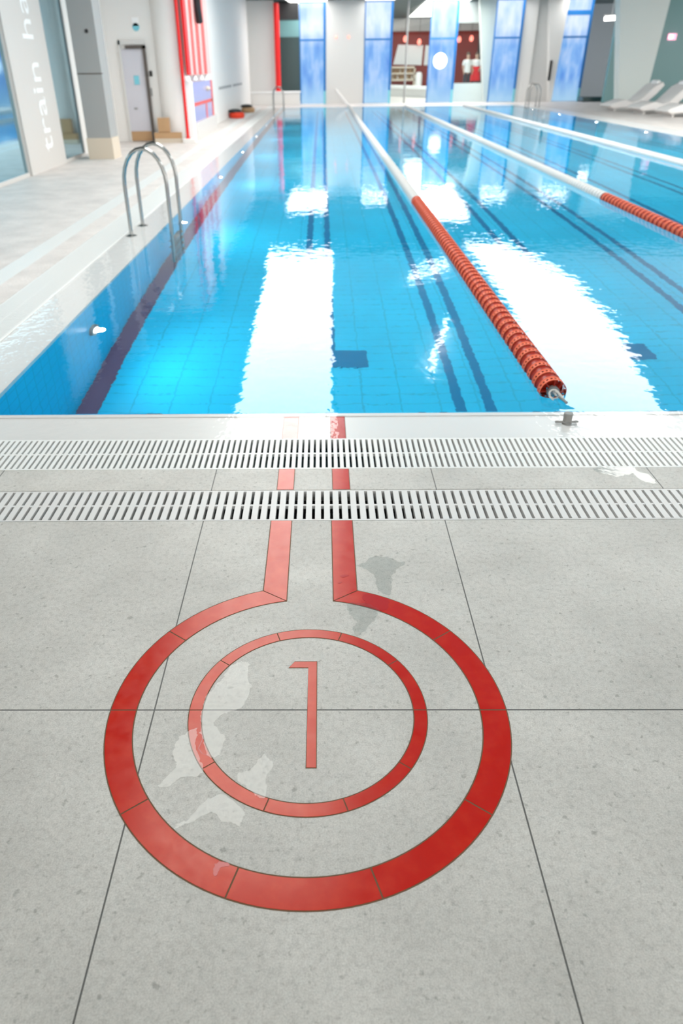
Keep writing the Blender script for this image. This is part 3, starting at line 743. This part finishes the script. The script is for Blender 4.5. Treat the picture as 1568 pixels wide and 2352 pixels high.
b = MB(); b.box(6.6, 9.0, EY+1.2, EY+1.6, 3.55, HC-.06); struct(b.build('ceiling_cove', M['white_wall']), 'white cove above the two standing people', 'ceiling')
b = MB(); b.box(13.6, 20, EY+5, EY+5.3, 0, HC); struct(b.build('wall_back_right', M['grey_wall']), 'grey wall behind the gap right of the fifth blue window', 'wall')
s = MB(); s.box(13.5, 14.9, 42.0, 42.9, .004, .22); tag(s.build('dark_mat', M['dark_teal'], bevel=.03), 'low dark green block on the deck right of the fifth blue window', 'block')
t = thing('linear_lamp', 'short glowing tube lamp left of the wide pale column', 'lamp', (14.35,42.3,3.55))
s = MB(); s.tube([(-.33,0,0),(.33,0,.04)], .09, 12); s.build('tube', M['tube'], t, True)
s = MB(); s.box(-.36,.36,-.05,.05,.12,.16); s.box(-.02,.02,-.02,.02,.16,.95); s.build('housing', M['white_wall'], t)
b = MB(); b.yprism([(12.33,HC),(14.55,HC),(14.3,.0),(13.2,0)], 36.0, 36.6); struct(b.build('wall_right_column', mat('pale_teal_paint', (.76,.84,.82), .55)), 'wide pale teal column on the right deck', 'column')
b = MB(); b.box(14.2, 24, 41.0, 41.3, 0, HC); struct(b.build('wall_right_teal', M['teal_wall']), 'dark teal glass wall on the far right', 'wall')
t = thing('exit_sign', 'small glowing pink and white sign on the teal wall', 'sign', (16.95, 40.93, 2.74))
s = MB(); s.box(-.20,.20,-.03,.03,-.13,.13); s.build('plate', M['pink_sign'], t, bevel=.02)
s = MB(); s.box(-.17,.02,-.034,-.03,-.08,.09); s.build('pictogram', M['sign_white'], t)
# ------------------------------------------------------------------ round lamp
t = thing('globe_lamp', 'round white globe lamp hanging in front of the third blue window', 'lamp', (6.08, 42.5, 1.87))
s = MB(); s.sphere((0,0,0), .35, 28, 18); s.build('globe', M['globe'], t, True)
s = MB(); s.tube([(0,0,.34),(0,0,HC-1.88)], .008, 6); s.build('cord', M['mid_grey'], t)
# ------------------------------------------------------------------ hall behind the end wall, built in place of mirror reflections
b = MB(); b.box(2.2, 11.2, 60, 60.3, 0, 3.75); struct(b.build('wall_bar', M['brown_red']), 'brown red wall of the bar behind the end wall', 'wall')
b = MB(); b.box(2.2, 11.2, 60.05, 60.3, 3.75, HC); b.box(11.2, 14, 60, 60.3, 0, HC); struct(b.build('wall_bar_top', M['grey_wall']), 'grey wall above the brown red bar wall', 'wall')
b = MB(); b.box(10.7, 11.5, 57, 57.4, 0, 3.6); struct(b.build('wall_bar_dark', M['black']), 'black pier at the right end of the brown red wall', 'wall')
t = thing('projection_screen', 'large white screen on the brown red wall of the bar', 'screen')
s = MB(); s.yprism([(5.22,1.78),(7.25,1.72),(7.30,2.92),(5.52,2.98)], 59.92, 59.999); s.build('sheet', M['letter'], t)
s = MB(); s.yprism([(7.42,1.72),(7.78,1.70),(7.78,2.90),(7.46,2.92)], 59.92, 59.999); s.build('side_sheet', M['letter'], t)
for i, (x, z) in enumerate(((5.95,3.32),(6.95,3.14),(9.75,3.25),(10.6,3.3))):
    t = thing('red_lamp', ['first','second','third','fourth'][i]+' small glowing red lamp from the left along the bar', 'lamp', (x,59.5,z), group='glowing red lamps of the bar')
    s = MB(); s.lathe([(.06,.16),(.14,.02),(.13,-.12),(.05,-.2)], (0,0,0), 'Z', 14); s.build('shade', M['pink_lamp'], t, True)
    s = MB(); s.tube([(0,0,.16),(0,0,HC-z)], .012, 6); s.build('cord', M['black'], t)
t = thing('back_bar', 'cream shelf unit with dark niches below the white screen', 'shelf', (4.95,58.6,0))
s = MB(); s.box(0,1.75,0,.5,.78,.9); s.box(0,1.75,0,.5,1.18,1.28); s.box(0,1.75,0,.5,1.55,1.66); s.box(1.65,1.75,0,.5,0,1.66); s.box(0,.06,0,.5,0,1.66); s.build('shelves', M['beige'], t)
s = MB(); s.box(.06,1.65,.4,.48,.9,1.55); s.build('back_panel', M['tan'], t)
for i in range(9):
    s = MB(); x = 5.12+.17*i; s.lathe([(.045,0),(.05,.02),(.05,.15),(.02,.2),(.018,.26)], (x,58.82,1.28 if i % 2 else .9), 'Z', 10)
    tag(s.build('bottle', M[['beige','tan','white_plastic'][i % 3]], smooth=True), ['upper','lower'][(i+1) % 2]+' shelf bottle of the cream back bar', 'bottle', ['upper','lower'][(i+1) % 2]+' shelf bottles of the back bar')
t = thing('bar_fridge', 'white cylinder beside the cream shelf unit', 'cooler', (6.95,58.6,0))
s = MB(); s.lathe([(.24,0),(.24,1.1),(.2,1.26),(.1,1.32)], (0,0,0), 'Z', 18); s.build('body', M['letter'], t, True)
t = thing('bar_counter', 'white counter with a slanting front in front of the bar', 'counter', (0,0,0))
s = MB(); s.prism([(3.9,55.5),(6.0,50.3),(6.9,49.3),(7.1,49.8),(6.3,51.0),(4.5,55.8)], .45, .62); s.build('worktop', M['letter'], t)
s = MB(); s.prism([(4.1,55.5),(6.1,50.5),(6.85,49.6),(6.9,49.9),(6.3,50.9),(4.5,55.6)], 0, .45); s.build('front', M['grey_wall'], t)
t = thing('raised_platform', 'white raised platform under the two standing people', 'platform', (0,0,0))
s = MB(); s.prism([(7.0,44.3),(8.9,44.3),(8.9,47),(7.0,47)], .0, .50); s.build('deck', M['white_wall'], t)
s = MB(); s.prism([(7.0,44.18),(8.9,44.18),(8.9,44.29),(7.0,44.29)], .0, .86); s.build('parapet', M['letter'], t)

# people (skin modifier bodies, one continuous mesh each)
def person(loc, rz, label, top, legs, hold=0.0):
    t = thing('person', label, 'person', loc, rz)
    V = []; E = []; R = []
    def v(p, r): V.append(p); R.append(r); return len(V)-1
    def e(a, b_): E.append((a, b_))
    pel = v((0,0,.95), .13); w = v((0,0,1.10), .12); ch = v((0,0,1.30), .145); nk = v((0,.0,1.46), .055); hd0 = v((0,-.01,1.54), .075); hd1 = v((0,-.01,1.64), .09); hd2 = v((0,0,1.71), .06)
    for a, b_ in ((pel,w),(w,ch),(ch,nk),(nk,hd0),(hd0,hd1),(hd1,hd2)): e(a, b_)
    nose = v((0,-.10,1.61), .014); e(hd1, nose)
    for s_ in (-1, 1):
        ear = v((s_*.092,0,1.62), .016); e(hd1, ear)
        h = v((s_*.10,0,.90), .10); k = v((s_*.11,-.01,.50), .062); an = v((s_*.11,.02,.09), .042); to = v((s_*.12,-.14,.04), .035)
        e(pel,h); e(h,k); e(k,an); e(an,to)
        sh = v((s_*.19,0,1.38), .058); el = v((s_*.26,.02,1.12), .042); wr = v((s_*(.24-hold*.1),-.08-hold*.14,.90+hold*.18), .028); pm = v((s_*(.235-hold*.12),-.11-hold*.2,.83+hold*.2), .032)
        e(ch,sh); e(sh,el); e(el,wr); e(wr,pm)
        for f in range(4):
            a = v((s_*(.235-hold*.12)+(f-1.5)*.018, -.12-hold*.2, .785+hold*.2), .0085); b2 = v((s_*(.235-hold*.12)+(f-1.5)*.019, -.14-hold*.2, .745+hold*.2+abs(f-1.4)*.008), .007); e(pm,a); e(a,b2)
        th = v((s_*(.20-hold*.12), -.14-hold*.2, .80+hold*.2), .009); e(pm,th)
    me = bpy.data.meshes.new('body'); me.from_pydata(V, E, []); me.materials.append(M['skin'])
    o = bpy.data.objects.new('body', me); COL.objects.link(o); o.parent = t
    sk = o.modifiers.new('skin','SKIN'); 
    for i, r in enumerate(R): me.skin_vertices[0].data[i].radius = (r, r)
    me.skin_vertices[0].data[pel].use_root = True
    sb = o.modifiers.new('sub','SUBSURF'); sb.levels = 1; sb.render_levels = 1
    for s_ in (-1, 1):
        s = MB(); s.sphere((s_*.033,-.088,1.645), .012, 8, 6); s.build('eye', M['cloth_dark'], t)
    s = MB(); s.sphere((0,.02,1.675), .108, 16, 10, .95)
    s.v = [(x, y if z < 1.70 else y, max(z, 1.60 + (.07 if y < -.03 else 0))) for x, y, z in s.v]; s.build('hair', M['hair'], t, True)
    s = MB(); s.lathe([(.075,1.45),(.15,1.41),(.185,1.32),(.17,1.10),(.185,.84)], (0,0,0), 'Z', 20, False)
    for s_ in (-1, 1): s.tube([(s_*.14,0,1.385),(s_*.20,0,1.36),(s_*.245,.015,1.18)], .066, 12)
    s.v = [(x, y*.82 if abs(x) < .19 else y, z) for x, y, z in s.v]; s.build('top', M[top], t, True)
    s = MB()
    for s_ in (-1, 1): s.tube([(s_*.085,0,.95),(s_*.105,0,.80),(s_*.11,-.005,.5),(s_*.11,.015,.12)], .088, 12)
    s.build('trousers', M[legs], t, True)
    return t
person((7.9,44.75,.50), .25, 'standing person in a white top and dark trousers behind the end glazing', 'cloth_white', 'cloth_dark')
t = person((8.42,45.0,.50), -.2, 'standing person in a white top and red skirt behind the end glazing', 'cloth_white', 'cloth_dark', .6)
s = MB(); s.lathe([(.19,1.12),(.22,.9),(.27,.45)], (0,0,0), 'Z', 20, False); s.build('skirt', M['cloth_red'], t, True)

# ------------------------------------------------------------------ loungers on the right deck
def lounger(loc, rz, label):
    t = thing('sun_lounger', label, 'sun lounger', loc, rz, 'white sun loungers on the right deck')
    prof = [(-1.1,.20),(-.9,.30),(-.45,.42),(-.1,.34),(.15,.38),(.75,.90),(1.02,1.02),(1.12,.90),(.85,.60),(.30,.14),(-.1,.10),(-.45,.14),(-.9,.10)]
    q = MB(); q.xprism(prof, -.46, .46); q.build('shell', M['lounger'], t, True, bevel=.03)
    for y in (-.75, .45):
        q = MB(); q.box(-.33,.33,y-.04,y+.04,0,.26); q.build('foot', M['grey_wall'], t)
    q = MB(); q.lathe([(.07,-.26),(.09,-.2),(.09,.2),(.07,.26)], (0,.95,1.0), 'X', 14); q.build('headrest', M['letter'], t, True)
lounger((12.75,33.6,0), -1.45, 'white wave-shaped sun lounger nearest the wide pale column')
lounger((13.1,31.6,0), -1.35, 'white wave-shaped sun lounger in the middle of the right deck row')
lounger((13.35,29.5,0), -1.4, 'white wave-shaped sun lounger closest to the camera on the right deck')

# ------------------------------------------------------------------ light and render look
w = bpy.data.worlds.new('world'); C.world = w; w.use_nodes = True
w.node_tree.nodes['Background'].inputs[0].default_value = (1,.975,.94,1); w.node_tree.nodes['Background'].inputs[1].default_value = 1.7
C.view_settings.view_transform = 'Standard'; C.view_settings.look = 'None'; C.view_settings.gamma = 1; C.view_settings.exposure = .45
C.view_settings.use_curve_mapping = False
try:
    C.cycles.use_denoising = True; C.cycles.max_bounces = 9; C.cycles.diffuse_bounces = 3; C.cycles.transparent_max_bounces = 12
    C.cycles.sample_clamp_indirect = 12
except Exception: pass
